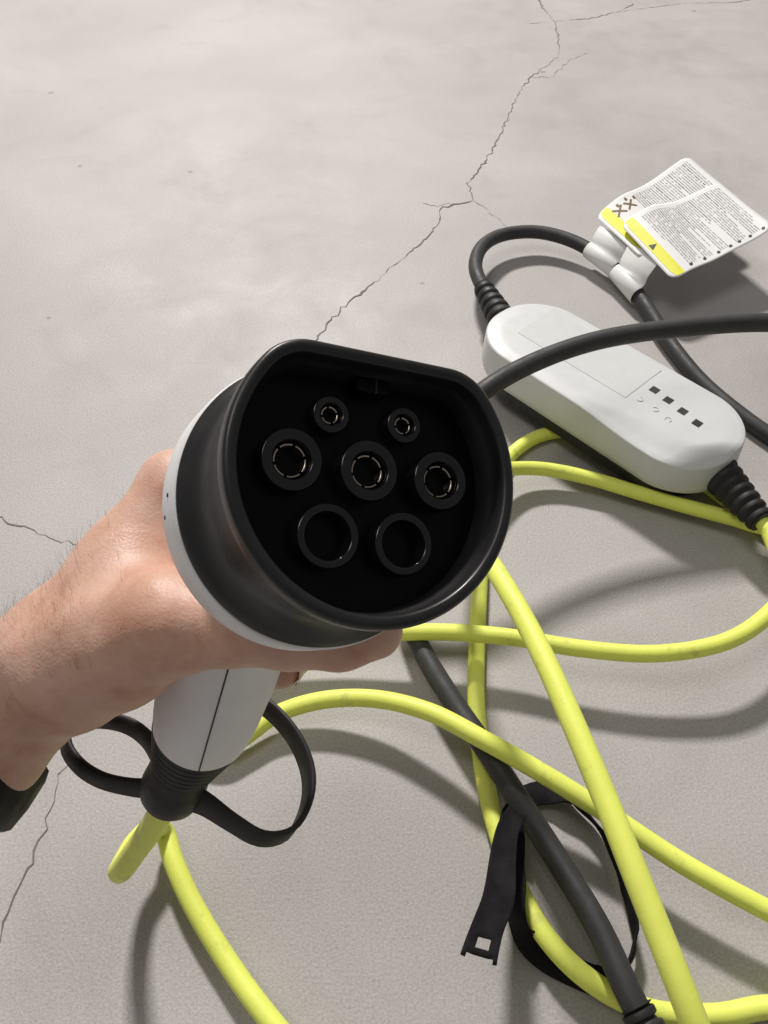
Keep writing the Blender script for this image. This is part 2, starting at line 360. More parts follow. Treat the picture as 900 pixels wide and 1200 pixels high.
# slot in the side of the shroud
a = math.radians(168)
for k, aa in enumerate((a,)):
    c0 = np.array([30.6 * math.cos(aa), 30.6 * math.sin(aa) - 1]); pts = np.array([[29.65 * math.cos(x), 29.65 * math.sin(x) - 0.99, -10.0] for x in np.linspace(aa - 0.13, aa + 0.13, 9)])
    V, Fc = ribbon(L(pts), np.tile(Nw, (9, 1)), 0.0016, 0.0004); mesh_obj('latch_slot', V, Fc, M['seam'], conn)
# white housing: collar, neck and pistol grip lofted along a bent line
def camring(c, t, rx, ry):
    t = nrm(t); u = nrm(RU - (RU @ t) * t); v = np.cross(t, u)
    return cam2w(c + np.cos(PH)[:, None] * u * rx + np.sin(PH)[:, None] * v * ry)
def Lc(p): p = np.asarray(p, float) / 1000; return Cc + p[0] * RU + p[1] * RV + p[2] * RN
rings = [cring(30, -2, -28.9), cring(34.3, -2, -29.3), cring(34.9, -2, -30), cring(35.1, -2, -40.5), cring(34.6, -2, -42.4), cring(32.0, -2, -43.4), cring(29.5, -1.5, -46)]
ax0 = -RN
st = [(Lc((0, -1, -54)), 0.0255, 0.0255), (Lc((0, -1.5, -62)), 0.0235, 0.0240), (Lc((0, -6, -71)), 0.0215, 0.0235), (cpx(272, 728, 0.2500), 0.0190, 0.0215), (cpx(262, 775, 0.2590), 0.0180, 0.0195), (cpx(251, 806, 0.2660), 0.0180, 0.0187), (cpx(243, 832, 0.2730), 0.0176, 0.0178), (cpx(237, 851, 0.2795), 0.0166, 0.0166)]
arr = np.array([np.r_[s[0], s[1], s[2]] for s in st]); sp = spline(arr[:, :3], 0.004, arr[:, 3:]); tang = np.gradient(sp[:, :3], axis=0); tang[0] = ax0 * 0.004
grip_rings = [camring(sp[i, :3], tang[i], sp[i, 3], sp[i, 4]) for i in range(len(sp))]
e = sp[-1]; te = nrm(tang[-1]); grip_rings += [camring(e[:3] + te * 0.0012, te, e[3] - 0.0005, e[4] - 0.0005), camring(e[:3] + te * 0.0014, te, e[3] - 0.0018, e[4] - 0.0018)]
# camring and cring start angles differ by the turn of the frame; both start along u
t0 = nrm(tang[0]); flip = np.cross(t0, nrm(RU - (RU @ t0) * t0)) @ RV
if flip < 0: grip_rings = [np.roll(r[::-1], 1, axis=0) for r in grip_rings]
V, Fc = loft(rings + grip_rings); housing = sharp(mesh_obj('housing', V, Fc, M['grip'], conn), 45)
# two small marks moulded into the collar
for tu, tv in ((198, 582), (192, 605)):
    g_ = np.stack([cring(35.12, -2, n_) for n_ in np.linspace(-31, -40, 19)]).reshape(-1, 3); dd = g_ - np.array(cam.location); z_ = dd[:, 1] * CP_ - dd[:, 2] * SP
    pp = np.stack([450 + FPX * dd[:, 0] / z_, 600 + FPX * (-dd[:, 1] * SP - dd[:, 2] * CP_) / z_], 1); b_ = g_[int(np.argmin(np.linalg.norm(pp - [tu, tv], axis=1)))]
    out_ = nrm(b_ - L([0, -2, -35])); V, Fc = lathe([(-0.0004, 0.0005), (0.0001, 0.0005), (0.00015, 0.0003)], b_, out_, Nw, 12); mesh_obj('collar_mark', V, Fc, M['seam'], conn)
# moulding seam down the front of the grip
best = []
def w2px(p):
    d = np.asarray(p) - np.array(cam.location); z = d[..., 1] * CP_ - d[..., 2] * SP
    return np.stack([450 + FPX * d[..., 0] / z, 600 + FPX * (-d[..., 1] * SP - d[..., 2] * CP_) / z], -1)
for r in grip_rings[9:-2]:
    uvr = w2px(r); e_ = (uvr[:, 0] - 272) - (237 - 272) / (890 - 768) * (uvr[:, 1] - 768)      # signed distance to the seam's plane through the lens
    near = np.linalg.norm(r - np.array(cam.location), axis=1) < np.linalg.norm(r.mean(0) - np.array(cam.location))
    for k in range(NS):
        k2 = (k + 1) % NS
        if near[k] and near[k2] and e_[k] * e_[k2] <= 0: t_ = e_[k] / (e_[k] - e_[k2] + 1e-12); pt = r[k] * (1 - t_) + r[k2] * t_; best.append(pt + nrm(pt - r.mean(0)) * 0.00006); break
best = np.array(best)
V, Fc = tube(best, 0.00026, 6); mesh_obj('moulding_seam', V, Fc, M['seam'], housing)
# rubber boot, ribbed, with a base ring
b0 = cpx(237, 848, 0.2785); b1 = cpx(201, 926, 0.3030); bt = nrm(b1 - b0); bl = np.linalg.norm(b1 - b0)
prof = [(-0.002, 0.010), (0.0, 0.0158)]; 
for i in range(6):
    s = bl * (0.08 + 0.085 * i); r = 0.0160 - 0.00078 * i; prof += [(s, r), (s + bl * 0.045, r), (s + bl * 0.052, r - 0.0012), (s + bl * 0.078, r - 0.0012)]
prof += [(bl * 0.60, 0.0112), (bl * 0.70, 0.0108), (bl * 0.78, 0.0116), (bl * 0.93, 0.0120), (bl * 1.04, 0.0114), (bl * 1.11, 0.0098), (bl * 1.14, 0.0066)]
V, Fc = lathe([(s, r) for s, r in prof], cam2w(b0), cam2w(b0 + bt) - cam2w(b0), (1, 0, 0), 48); boot = sharp(mesh_obj('cable_boot', V, Fc, M['matte'], conn), 40)
bw = nrm(cam2w(b0 + bt) - cam2w(b0))
def strip_cam(name, pts, w, th, parent, m, tilt=None):
    p = np.array([P(*q) for q in pts]); p = spline(p, 0.0025); n = len(p)
    side = np.tile(bw if tilt is None else nrm(np.array(tilt)), (n, 1)); kx = np.linspace(0, 1, n); V, Fc = ribbon(p, side, w * (1 + 0.55 * np.exp(-(kx / 0.12) ** 2) + 0.4 * np.exp(-((1 - kx) / 0.12) ** 2)), th); return mesh_obj(name, V, Fc, m, parent)
strip_cam('cap_tether', [(205, 925, .302), (240, 942, .298), (272, 964, .298), (308, 983, .300), (338, 977, .304), (357, 948, .309), (362, 913, .316), (352, 878, .322), (332, 848, .328), (306, 826, .334), (280, 822, .336), (255, 840, .330), (240, 870, .318)], 0.0092, 0.0023, conn, M['matte'], bw + 0.25 * np.array([0, 0, 1]))
strip_cam('cap_tether', [(210, 930, .306), (180, 925, .303), (150, 922, .303), (116, 913, .305), (90, 895, .309), (77, 872, .314), (84, 853, .320), (112, 845, .324), (146, 849, .322), (172, 866, .316), (188, 892, .310), (200, 920, .306)], 0.0085, 0.0023, conn, M['matte'], bw + 0.25 * np.array([0, 0, 1]))

# ------------------------------------------------------------------ hand and forearm (one continuous surface)
caps = []
def cap(a, b, ra, rb, grp=0): caps.append((cpx(*a) * 1000, cpx(*b) * 1000, ra, rb, grp))
# forearm and wrist: two bundles of rods side by side give an oval section
cap((-230, 1010, .285), (-40, 868, .268), 27, 24); cap((-40, 868, .268), (72, 776, .256), 23.5, 19.5)
cap((-230, 1010, .320), (-40, 868, .296), 24, 20); cap((-40, 868, .296), (70, 772, .282), 20, 17)
# back of the hand: metacarpals
cap((70, 770, .256), (152, 668, .259), 19.5, 15.0); cap((152, 668, .259), (208, 574, .266), 15.0, 12.8)
cap((85, 770, .275), (190, 625, .288), 18, 12.5); cap((85, 780, .285), (184, 680, .304), 17, 12); cap((85, 790, .290), (180, 735, .312), 16, 11)
# ball of the thumb
cap((88, 778, .250), (140, 752, .243), 19.5, 18.0); cap((140, 752, .243), (200, 730, .230), 18.0, 13.2)
cap((150, 690, .255), (200, 728, .236), 15, 12)
# thumb: proximal and distal phalanx
TH = [(200, 730, .2300), (268, 735, .2240), (338, 741, .2225), (398, 742, .2205), (438, 738, .2195)]
for a, b, ra, rb in ((0, 1, 13.2, 10.6), (1, 2, 10.6, 10.3), (2, 3, 10.3, 9.6), (3, 4, 9.6, 8.0)): cap(TH[a], TH[b], ra, rb, 1)
fingers = {2: [(208, 574, .266), (285, 600, .297), (345, 640, .292), (372, 668, .280)], 3: [(190, 625, .288), (280, 690, .312), (352, 752, .290), (329, 782, .2655)],
           4: [(184, 680, .304), (262, 742, .318), (322, 778, .300), (312, 786, .2830)], 5: [(180, 735, .312), (242, 785, .322), (285, 810, .310), (280, 812, .2980)]}
rad = {2: (12.5, 9.2, 8.2, 7.0), 3: (12.5, 9.2, 8.4, 7.2), 4: (12, 8.8, 7.8, 6.8), 5: (11, 7.8, 7.0, 6.0)}
for k, pts in fingers.items():
    for i in range(3): cap(pts[i], pts[i + 1], rad[k][i], rad[k][i + 1], k)
lo = np.array([-215., -25., 195.]); hi = np.array([15., 150., 350.]); hstep = 1.25
ns = np.ceil((hi - lo) / hstep).astype(int)
gxs = [lo[k] + hstep * np.arange(ns[k]) for k in range(3)]
G = np.stack(np.meshgrid(*gxs, indexing='ij'), -1).astype(np.float32)
def smin(a, b, k): h = np.clip(0.5 + 0.5 * (b - a) / k, 0, 1); return b * (1 - h) + a * h - k * h * (1 - h)
groups = {}
for a, b, ra, rb, g in caps:
    ab = (b - a).astype(np.float32); t = np.clip(((G - a.astype(np.float32)) @ ab) / (ab @ ab), 0, 1)
    d = np.linalg.norm(G - a.astype(np.float32) - t[..., None] * ab, axis=-1) - (ra + (rb - ra) * t)
    groups[g] = d if g not in groups else smin(groups[g], d, 9.0 if g == 0 else 3.0)
D = groups[0]
for g in (1, 2, 3, 4, 5): D = smin(D, groups[g], 7.0 if g == 1 else 4.0)
# gentle anatomical unevenness: tendons and folds
D = D + 0.35 * np.sin(G[..., 0] * 0.16 + G[..., 1] * 0.22) * np.sin(G[..., 1] * 0.13 - G[..., 2] * 0.12)
def surface_nets(D, lo, h):
    s = D < 0; nxx, nyy, nzz = D.shape; idx = -np.ones((nxx - 1, nyy - 1, nzz - 1), int)
    cnt = sum(s[i:nxx - 1 + i, j:nyy - 1 + j, k:nzz - 1 + k].astype(int) for i in (0, 1) for j in (0, 1) for k in (0, 1))
    act = np.argwhere((cnt > 0) & (cnt < 8)); idx[tuple(act.T)] = np.arange(len(act))
    acc = np.zeros((len(act), 3)); n = np.zeros(len(act)); cr = [(i, j, k) for i in (0, 1) for j in (0, 1) for k in (0, 1)]
    for a in cr:
        for b in cr:
            if sum(b) - sum(a) == 1 and all(y >= x for x, y in zip(a, b)):
                da = D[tuple((act + a).T)]; db = D[tuple((act + b).T)]; m = (da < 0) != (db < 0); t = np.where(m, da / np.where(m, da - db, 1), 0)
                acc[m] += (np.array(a) + t[:, None] * (np.array(b) - np.array(a)))[m]; n[m] += 1
    V = lo + h * (act + acc / n[:, None]); Fs = []
    for ax in range(3):
        o = [0, 0, 0]; o[ax] = 1; A = s[:nxx - o[0], :nyy - o[1], :nzz - o[2]]; B = s[o[0]:, o[1]:, o[2]:]
        e = np.argwhere(A != B); p, q = [x for x in range(3) if x != ax]; e = e[(e[:, p] > 0) & (e[:, q] > 0)]
        dp = np.zeros(3, int); dp[p] = 1; dq = np.zeros(3, int); dq[q] = 1
        e = e[np.all(e < np.array(idx.shape), axis=1)]
        quad = np.stack([idx[tuple(x.T)] for x in (e - dp - dq, e - dq, e, e - dp)], 1); Fs.append(quad[(quad >= 0).all(1)])
    return V, np.concatenate(Fs)
HV, HF = surface_nets(D, lo, hstep)
hand = mesh_obj('hand', cam2w(HV / 1000), HF, M['skin'])
tag(hand, 'bare left hand and hairy forearm gripping the charging plug', 'hand')
bm = bmesh.new(); bm.from_mesh(hand.data)
for _ in range(2): bmesh.ops.smooth_vert(bm, verts=bm.verts, factor=0.5, use_axis_x=True, use_axis_y=True, use_axis_z=True)
bm.to_mesh(hand.data); bm.free()
# hairs on the back of the forearm and wrist
hn = np.empty(len(hand.data.vertices) * 3); hand.data.vertices.foreach_get('normal', hn); hn = hn.reshape(-1, 3)
hv = np.empty(len(hand.data.vertices) * 3); hand.data.vertices.foreach_get('co', hv); hv = hv.reshape(-1, 3)
pu = 450 + FPX * HV[:, 0] / HV[:, 2]; pv = 600 + FPX * HV[:, 1] / HV[:, 2]
axis = nrm(P(70, 772, .256) - P(-40, 868, .268))
dors = nrm(P(20, 700, .262) - P(84, 776, .262))                  # away from the palm
sel = np.where((pu < 150) & (pu > -90) & (pv > 560) & (hn @ dors > -0.25) & (HV[:, 2] < 290))[0]
V = []; Fs = []
for i in rng.choice(sel, 1000):
    w = hn[i] @ dors
    if rng.random() > 0.35 + 0.65 * max(0, w) or (pu[i] > 95 and rng.random() > 0.3): continue
    ln = rng.uniform(0.003, 0.0075); p = hv[i].copy(); d = nrm(axis * rng.uniform(0.1, 0.7) + dors * rng.uniform(0.3, 0.9) + hn[i] * rng.uniform(0.12, 0.4) + rng.normal(0, 0.14, 3))
    sidev = nrm(np.cross(d, hn[i])); r0 = rng.uniform(0.000025, 0.000045); k = 5; bb = len(V)
    for j in range(k):
        t = j / (k - 1); q = p + d * ln * t + hn[i] * (-0.0012 * t * t) + sidev * 0.0008 * t * t; r = r0 * (1 - 0.7 * t)
        V += [q + sidev * r, q - sidev * r * 0.5 + hn[i] * r, q - sidev * r * 0.5 - hn[i] * r]
        if j:
            c = bb + 3 * j
            for m_ in range(3): Fs.append((c + m_, c + (m_ + 1) % 3, c - 3 + (m_ + 1) % 3, c - 3 + m_))
hr = mesh_obj('arm_hair', V, Fs, M['hair'], hand); hr['kind'] = 'stuff'
# fingernails on the backs of the finger ends
gc = cpx(250, 800, .266) * 1000
def fingernail(a, b, r, away):
    a, b = cpx(*a) * 1000, cpx(*b) * 1000; t = nrm(b - a); up = nrm(away - (away @ t) * t); sd = np.cross(t, up); V = []; n = 9
    c = b - t * 1.5
    for i in range(n):
        for j in range(n):
            x = -1 + 2 * i / (n - 1); y = -1 + 2 * j / (n - 1); k_ = math.sqrt(1 - 0.5 * y * y); X = x * k_; Y = y * math.sqrt(1 - 0.5 * x * x)
            ang = X * 0.85; V.append(cam2w((c + t * Y * 5.5 + sd * math.sin(ang) * r + up * (math.cos(ang) * r + 0.25 - 0.35 * abs(Y) ** 3)) / 1000))
    return mesh_obj('fingernail', V, [(i * n + j, (i + 1) * n + j, (i + 1) * n + j + 1, i * n + j + 1) for i in range(n - 1) for j in range(n - 1)], M['nail'], hand)
fingernail(TH[3], TH[4], 8.6, np.array([0, 0.25, 1.0]))
for k in (2, 3, 4, 5):
    pts = fingers[k]; fingernail(pts[2], pts[3], rad[k][3] + 0.2, cpx(*pts[3]) * 1000 - gc + np.array([10, 0, 45]))
# wristband round the forearm
wc = cam2w([-0.1503, 0.0838, 0.2762]); wa = nrm(cam2w([0.47, -0.77, 0.43]) - cam2w([0.0, 0, 0])); wu = nrm(dors - (dors @ wa) * wa); wv = np.cross(wa, wu); th = np.linspace(0, 2 * np.pi, 72, endpoint=False)
rings = []
for s, dr in ((-0.010, 0.000), (-0.0095, 0.0030), (-0.008, 0.0045), (0.000, 0.0052), (0.010, 0.0046), (0.0135, 0.0034), (0.0145, 0.0012), (0.0140, -0.001), (-0.0095, -0.001)):
    rings.append(wc + wa * s + np.cos(th)[:, None] * wu * (0.0283 + dr) + np.sin(th)[:, None] * wv * (0.0420 + dr))
V, Fc = loft(rings + [rings[0]], (False, False)); wb = mesh_obj('wristband', V, Fc, M['band']); tag(wb, 'dark wide wristband on the forearm behind the wrist', 'wristband')

# ------------------------------------------------------------------ control box
HT = 0.051; HB = 0.0205; HG = 0.0118
e0 = F(588, 366, HT); e1 = F(867, 533, HT); ctr = (e0 + e1) / 2; ctr[2] = 0; bx = nrm((e1 - e0) * [1, 1, 0]); by = np.array([-bx[1], bx[0], 0.0]); BL = np.linalg.norm(e1 - e0) / 2; BW = 0.0420; ctr = ctr + by * 0.0012; BL = BL - 0.0028; ctr = ctr - bx * 0.0027
box = thing('control_box', 'white oblong charging control box with four small square windows lying on the floor', 'control box')
NB = 128; PB = np.linspace(0, 2 * np.pi, NB, endpoint=False)
def bring(inx, iny, z, ex=3.0, asym=0.0, dip=0.0):
    l, w = BL - inx, BW - iny; r = min(max(0.038 - iny, 0.004), w - 0.001); q = []
    for cx_, cy_, a0 in ((l - r, w - r, 0), (-(l - r), w - r, 90), (-(l - r), -(w - r), 180), (l - r, -(w - r), 270)):
        q += [(cx_ + r * math.cos(math.radians(a0 + 90 * k / 27)), cy_ + r * math.sin(math.radians(a0 + 90 * k / 27))) for k in range(28)]
        n_ = {0: (-(l - r), w), 90: (-l, -(w - r)), 180: (l - r, -w), 270: (l, w - r)}[a0]; p_ = q[-1]; q += [(p_[0] + (n_[0] - p_[0]) * k / 13, p_[1] + (n_[1] - p_[1]) * k / 13) for k in range(1, 13)]
    q = np.array(q); x, y = q[:, 0], q[:, 1]; x = x + 0.0035 * np.sign(x) * (1 - (y / w) ** 2) * (np.abs(x) > l - r)
    # the near long side of the lid dips towards the cable end
    k = np.clip((x / BL + 0.02) / 0.55, 0, 1); k = k * k * (3 - 2 * k); near = np.clip(-y / BW * 1.3, 0, 1) ** 0.8
    zz = z - dip * k * near; y = y + asym * k * near
    return ctr + x[:, None] * bx + y[:, None] * by + np.array([0, 0, 1.0]) * np.asarray(zz)[:, None]
rings = [bring(0.006, 0.006, HB), bring(0.0022, 0.0022, HB), bring(0.0010, 0.0010, HB + 0.001), bring(0.0, 0.0, HB + 0.006), bring(0.0003, 0.0003, HB + 0.018), bring(0.0010, 0.0010, HT - 0.0046, dip=0.003), bring(0.0011, 0.0011, HT - 0.0026, dip=0.004), bring(0.0014, 0.0014, HT - 0.0017, dip=0.0042), bring(0.0022, 0.0022, HT - 0.0011, dip=0.0043),
         bring(0.0058, 0.0055, HT - 0.0009, asym=0.001, dip=0.0040), bring(0.0085, 0.0080, HT - 0.0005, asym=0.004, dip=0.0028), bring(0.0105, 0.0095, HT - 0.0003, asym=0.008, dip=0.0010), bring(0.0125, 0.0112, HT - 0.0001, asym=0.011, dip=0.0002), bring(0.016, 0.014, HT, asym=0.011), bring(0.05, 0.030, HT)]
V, Fc = loft(rings); sharp(mesh_obj('shell', V, Fc, M['white'], box), 60)
rings = [bring(0.010, 0.003, HG), bring(0.008, 0.001, HG + 0.0008), bring(0.008, 0.0010, HB + 0.0004), bring(0.014, 0.009, HB + 0.0008)]
V, Fc = loft(rings); sharp(mesh_obj('base', V, Fc, M['matte'], box), 45)
def bxp(x, y, z): return ctr + x * bx + y * by + np.array([0, 0, z])
def to_box(u, v, z=HT):
    d = F(u, v, z) - ctr; return d @ bx, d @ by
# label film on the lid
c4 = [to_box(*q) for q in ((614, 383), (663, 356), (770, 440), (722, 472))]
x0 = (c4[0][0] + c4[1][0]) / 2; x1 = (c4[2][0] + c4[3][0]) / 2; y0 = (c4[0][1] + c4[3][1]) / 2; y1 = (c4[1][1] + c4[2][1]) / 2 - 0.0025
def slab(name, x0, x1, y0, y1, z0, z1, m, parent, bev=0.0003, r=0.0):
    V = [bxp(x, y, z) for z in (z0, z1) for x, y in ((x0, y0), (x1, y0), (x1, y1), (x0, y1))]
    o = mesh_obj(name, V, [(3, 2, 1, 0), (4, 5, 6, 7), (0, 1, 5, 4), (1, 2, 6, 5), (2, 3, 7, 6), (3, 0, 4, 7)], m, parent, smooth=False)
    bm = bmesh.new(); bm.from_mesh(o.data); bmesh.ops.bevel(bm, geom=bm.edges[:], offset=bev, segments=2, affect='EDGES', profile=0.6); bm.to_mesh(o.data); bm.free(); return o
slab('panel_groove', x0 - 0.0004, x1 + 0.0004, y0 + 0.0004, y1 - 0.0004, HT - 0.002, HT + 0.00012, M['groove'], box, 0.00004)
slab('label_panel', x0, x1, y0, y1, HT - 0.002, HT + 0.0003, M['panel'], box, 0.0001)
for (u, v) in ((767, 457), (783, 469), (800, 482), (817, 496)):
    x, y = to_box(u, v); h = 0.0030
    fr = slab('indicator_window', x - h, x + h, y - h, y + h, HT - 0.002, HT + 0.00035, M['led'], box, 0.0001)
for (u, v, k) in ((750, 468, 3), (768, 480, 4), (783, 492, 5)):
    x, y = to_box(u, v); a = np.linspace(0.6, 5.2, 14); p = np.array([bxp(x + 0.0022 * math.cos(t + k), y + 0.0022 * math.sin(t + k), HT + 0.00022) for t in a]); V, Fc = tube(p, 0.00022, 6); mesh_obj('embossed_symbol', V, Fc, M['emboss'], box)
def relief(p0, p1, r0, r1, n, m, parent, nm='strain_relief'):
    d = p1 - p0; l = np.linalg.norm(d); prof = [(0, r0)]
    for i in range(n):
        s = l * (i + 0.15) / n; w = l / n; r = r0 + (r1 - r0) * i / (n - 1)
        prof += [(s, r - 0.0017), (s + w * .12, r - 0.0002), (s + w * .22, r), (s + w * .5, r), (s + w * .6, r - 0.0002), (s + w * .72, r - 0.0017)]
    prof.append((l, r1 - 0.001)); V, Fc = lathe(prof, p0, d, (0, 0, 1), 36); return sharp(mesh_obj(nm, V, Fc, m, parent), 45)
rl0 = bxp(-BL + 0.004, 0.004, 0.034); rl1 = F(566, 337, 0.031)
relief(rl0, rl1, 0.0125, 0.0088, 6, M['matte'], box)
rr0 = bxp(BL - 0.004, -0.004, 0.031); rr1 = F(893, 612, 0.030)
relief(rr0, rr1, 0.0138, 0.0092, 7, M['matte'], box)

# ------------------------------------------------------------------ yellow cable
YR = 0.0051
rd = nrm(rr1 - rr0); boot_end = cam2w(b0 + bt * bl * 1.10)
yp = [rr1 - rd * 0.008, rr1 + rd * 0.004]
yp += [F(*q) for q in ((911, 650, .028), (922, 688, .032), (898, 722, .034), (850, 752, .033), (770, 766, .030), (680, 760, .0285), (600, 747, .027), (530, 741, .026), (465, 741, .025), (390, 744, .023), (310, 757, .021), (255, 790, .018), (228, 835, .012), (232, 872, .009), (262, 878, .009),
                       (290, 861, .010), (322, 838, .012), (375, 821, .016), (440, 819, .022), (505, 835, .029), (563, 865, .0325), (620, 897, .030), (700, 946, .027), (800, 1012, .026), (900, 1067, .025), (985, 1108, .022), (1060, 1155, .014), (1040, 1195, .008), (970, 1182, .007),
                       (900, 1180, .0065), (840, 1190, .0062), (760, 1184, .0085), (690, 1148, .0130), (640, 1098, .0130), (607, 1040, .0090), (580, 965, .0060), (566, 900, .0060), (558, 820, .0060), (559, 750, .0060), (562, 690, .0060), (566, 620, .0060), (580, 560, .0060), (603, 529, .0060), (632, 511, .0060), (672, 505, .0058), (720, 515, .0057), (790, 545, .0057), (850, 585, .0057),
                       (905, 625, .0058), (960, 655, .007), (1000, 690, .010), (1030, 670, .012), (1000, 630, .010), (940, 618, .0165), (895, 618, .0175), (860, 608, .014), (810, 595, .012), (750, 578, .012), (690, 560, .0125), (640, 550, .014), (605, 549, .018), (560, 556, .035), (530, 580, .066), (540, 615, .092),
                       (575, 660, .110), (626, 748, .120), (690, 890, .124), (755, 1050, .122), (814, 1200, .112), (850, 1300, .095), (830, 1420, .085), (720, 1500, .04), (560, 1440, .014), (430, 1320, .010),
                       (320, 1200, .012), (262, 1120, .010), (222, 1052, .011), (202, 1005, .012), (193, 975, .013))]
yp += [P(180, 968, .410), P(160, 985, .402), P(146, 1008, .388), P(140, 1021, .368), P(146, 1015, .350), P(160, 995, .338), P(178, 970, .324), boot_end, boot_end - nrm(cam2w(bt) - cam2w(bt * 0)) * 0.012]
yc = spline(yp, 0.003); V, Fc = tube(yc, YR, 20); ycab = mesh_obj('yellow_cable', V, Fc, M['yellow']); tag(ycab, 'long yellow charging cable looping from the control box across the floor', 'cable')

# ------------------------------------------------------------------ black cable with its mains plug
KR = 0.0062
ld = nrm(rl1 - rl0)
kp = [rl1 - ld * 0.008, rl1 + ld * 0.003] + [F(*q) for q in ((557, 312, .029), (566, 288, .025), (590, 275, .021), (630, 272, .019), (672, 283, .018), (712, 308, .016), (745, 342, .013), (785, 402, .0085), (820, 445, .0068), (860, 480, .0066), (905, 512, .0066), (970, 545, .008), (1060, 550, .02), (1120, 500, .05), (1090, 420, .085), (1000, 386, .105),
     (900, 378, .110), (800, 384, .110), (700, 399, .110), (625, 425, .108), (570, 456, .105), (520, 500, .095), (480, 570, .070), (466, 640, .040), (473, 705, .0195), (490, 753, .0172), (528, 818, .0180), (566, 873, .0188), (600, 925, .0180), (640, 987, .0180), (700, 1085, .0230), (735, 1160, .0240), (760, 1210, .0220))]
kc = spline(kp, 0.003); V, Fc = tube(kc, KR, 20); kcab = mesh_obj('black_cable', V, Fc, M['blackcable']); tag(kcab, 'black rubber mains cable running from the control box over it and back', 'cable')
kd = nrm(kc[-1] - kc[-8]); relief(F(745, 1180, .0238) , kc[-1] + kd * 0.02, 0.0078, 0.0105, 5, M['matte'], kcab, 'plug_boot')
V, Fc = lathe([(0, .010), (.002, .015), (.012, .018), (.040, .020), (.052, .020), (.054, .0185)], kc[-1] + kd * 0.018 + np.array([0, 0, .001]), kd, (0, 0, 1), 40); sharp(mesh_obj('plug_body', V, Fc, M['matte'], kcab), 40)

# ------------------------------------------------------------------ warning label: two printed pages banded to the black cable
lab = thing('warning_tag', 'white two-page printed warning tag with yellow stripes banded round the black cable', 'tag')
def sheet(cor, wave, ph):
    """corners A,B,C,D (A-B is the striped edge); returns a surface function of (s along A-B, t towards D-C)"""
    A, B, C_, D_ = cor
    def S(s, t, lift=0.0):
        p = (1 - s) * (1 - t) * A + s * (1 - t) * B + s * t * C_ + (1 - s) * t * D_
        w = wave * (math.sin(t * 5.4 + ph + s * 0.9) * 0.8 + 0.35 * math.sin(t * 9 + s * 2 + ph)) * min(1, t * 3)
        return p + np.array([0, 0, w + lift])
    return S
SA = sheet([F(697, 253, .040), F(753, 303, .037), F(872, 238, .042), F(806, 180, .050)], 0.0052, 0.6)
SB = sheet([F(726, 262, .046), F(789, 329, .038), F(908, 264, .052), F(843, 210, .056)], 0.0060, 0.3)
def rr_mask(s, t, w=0.095, h=0.115, r=0.010):
    """rounded-rectangle: map the unit square onto itself with rounded corners"""
    x, y = s * w, t * h
    cxx = min(max(x, r), w - r); cyy = min(max(y, r), h - r); dx, dy = x - cxx, y - cyy
    if dx and dy:
        m = max(abs(dx), abs(dy)); d = math.hypot(dx, dy); dx, dy = dx * m / d, dy * m / d
    return (cxx + dx) / w, (cyy + dy) / h
def page(S, m, name='page'):
    n = 40; V = []; UV = []
    for lft in (0.0, -0.0005):
        for i in range(n + 1):
            for j in range(n + 1):
                s, t = rr_mask(i / n, j / n); V.append(S(s, t, lft)); UV.append((s, t))
    N1 = (n + 1) ** 2; Fs = []
    q = lambda i, j: i * (n + 1) + j
    for i in range(n):
        for j in range(n):
            f = (q(i, j), q(i + 1, j), q(i + 1, j + 1), q(i, j + 1)); Fs.append(f); Fs.append(tuple(N1 + x for x in f[::-1]))
    per = [q(i, 0) for i in range(n)] + [q(n, j) for j in range(n)] + [q(n - i, n) for i in range(n)] + [q(0, n - j) for j in range(n)]
    for k in range(len(per)):
        a, b = per[k], per[(k + 1) % len(per)]; Fs.append((a, a + N1, b + N1, b))
    return mesh_obj(name, V, Fs, m, lab, uv=UV)
def patch(S, poly_fn, ns_, nt_, m, name, parent, lift=0.00025):
    V = [S(*poly_fn(i / ns_, j / nt_), lift) for i in range(ns_ + 1) for j in range(nt_ + 1)]
    return mesh_obj(name, V, [(i * (nt_ + 1) + j, (i + 1) * (nt_ + 1) + j, (i + 1) * (nt_ + 1) + j + 1, i * (nt_ + 1) + j + 1) for i in range(ns_) for j in range(nt_)], m, parent)
pa = page(SA, M['page_a']); pb = page(SB, M['page_b'])
for S, pg in ((SA, pa), (SB, pb)):
    patch(S, lambda a, b: rr_mask(0.015 + 0.97 * a, 0.03 + 0.085 * b), 24, 3, M['stripe'], 'yellow_stripe', pg)
patch(SB, lambda a, b: (0.50 + 0.085 * (a - 0.5) * 2 * (1 - b) * 0.5 * 1.0, 0.045 + 0.055 * b), 4, 4, M['ink'], 'warning_triangle', pb, 0.0005)
def xmark(S, s0, t0, sz, pg):
    for sg in (1, -1):
        patch(S, lambda a, b: (s0 + (a - 0.5) * sz + (b - .5) * 0.016, t0 + sg * (a - 0.5) * sz * 0.62 - sg * (b - .5) * 0.014), 4, 1, M['ink_brown'], 'cross_mark', pg, 0.0004)
patch(SA, lambda a, b: (0.06 + 0.5 * a, 0.125 + 0.22 * b), 8, 4, M['paper'], 'symbol_field', pa, 0.00015)
xmark(SA, 0.19, 0.155, 0.14, pa); xmark(SA, 0.19, 0.262, 0.13, pa)
for q, (ss, tt) in enumerate(((0.08, 0.165), (0.06, 0.255), (0.09, 0.33))): patch(SA, lambda a, b: (ss + 0.05 * a, tt + 0.02 * b), 2, 1, M['ink_brown'], 'small_mark', pa, 0.0004)
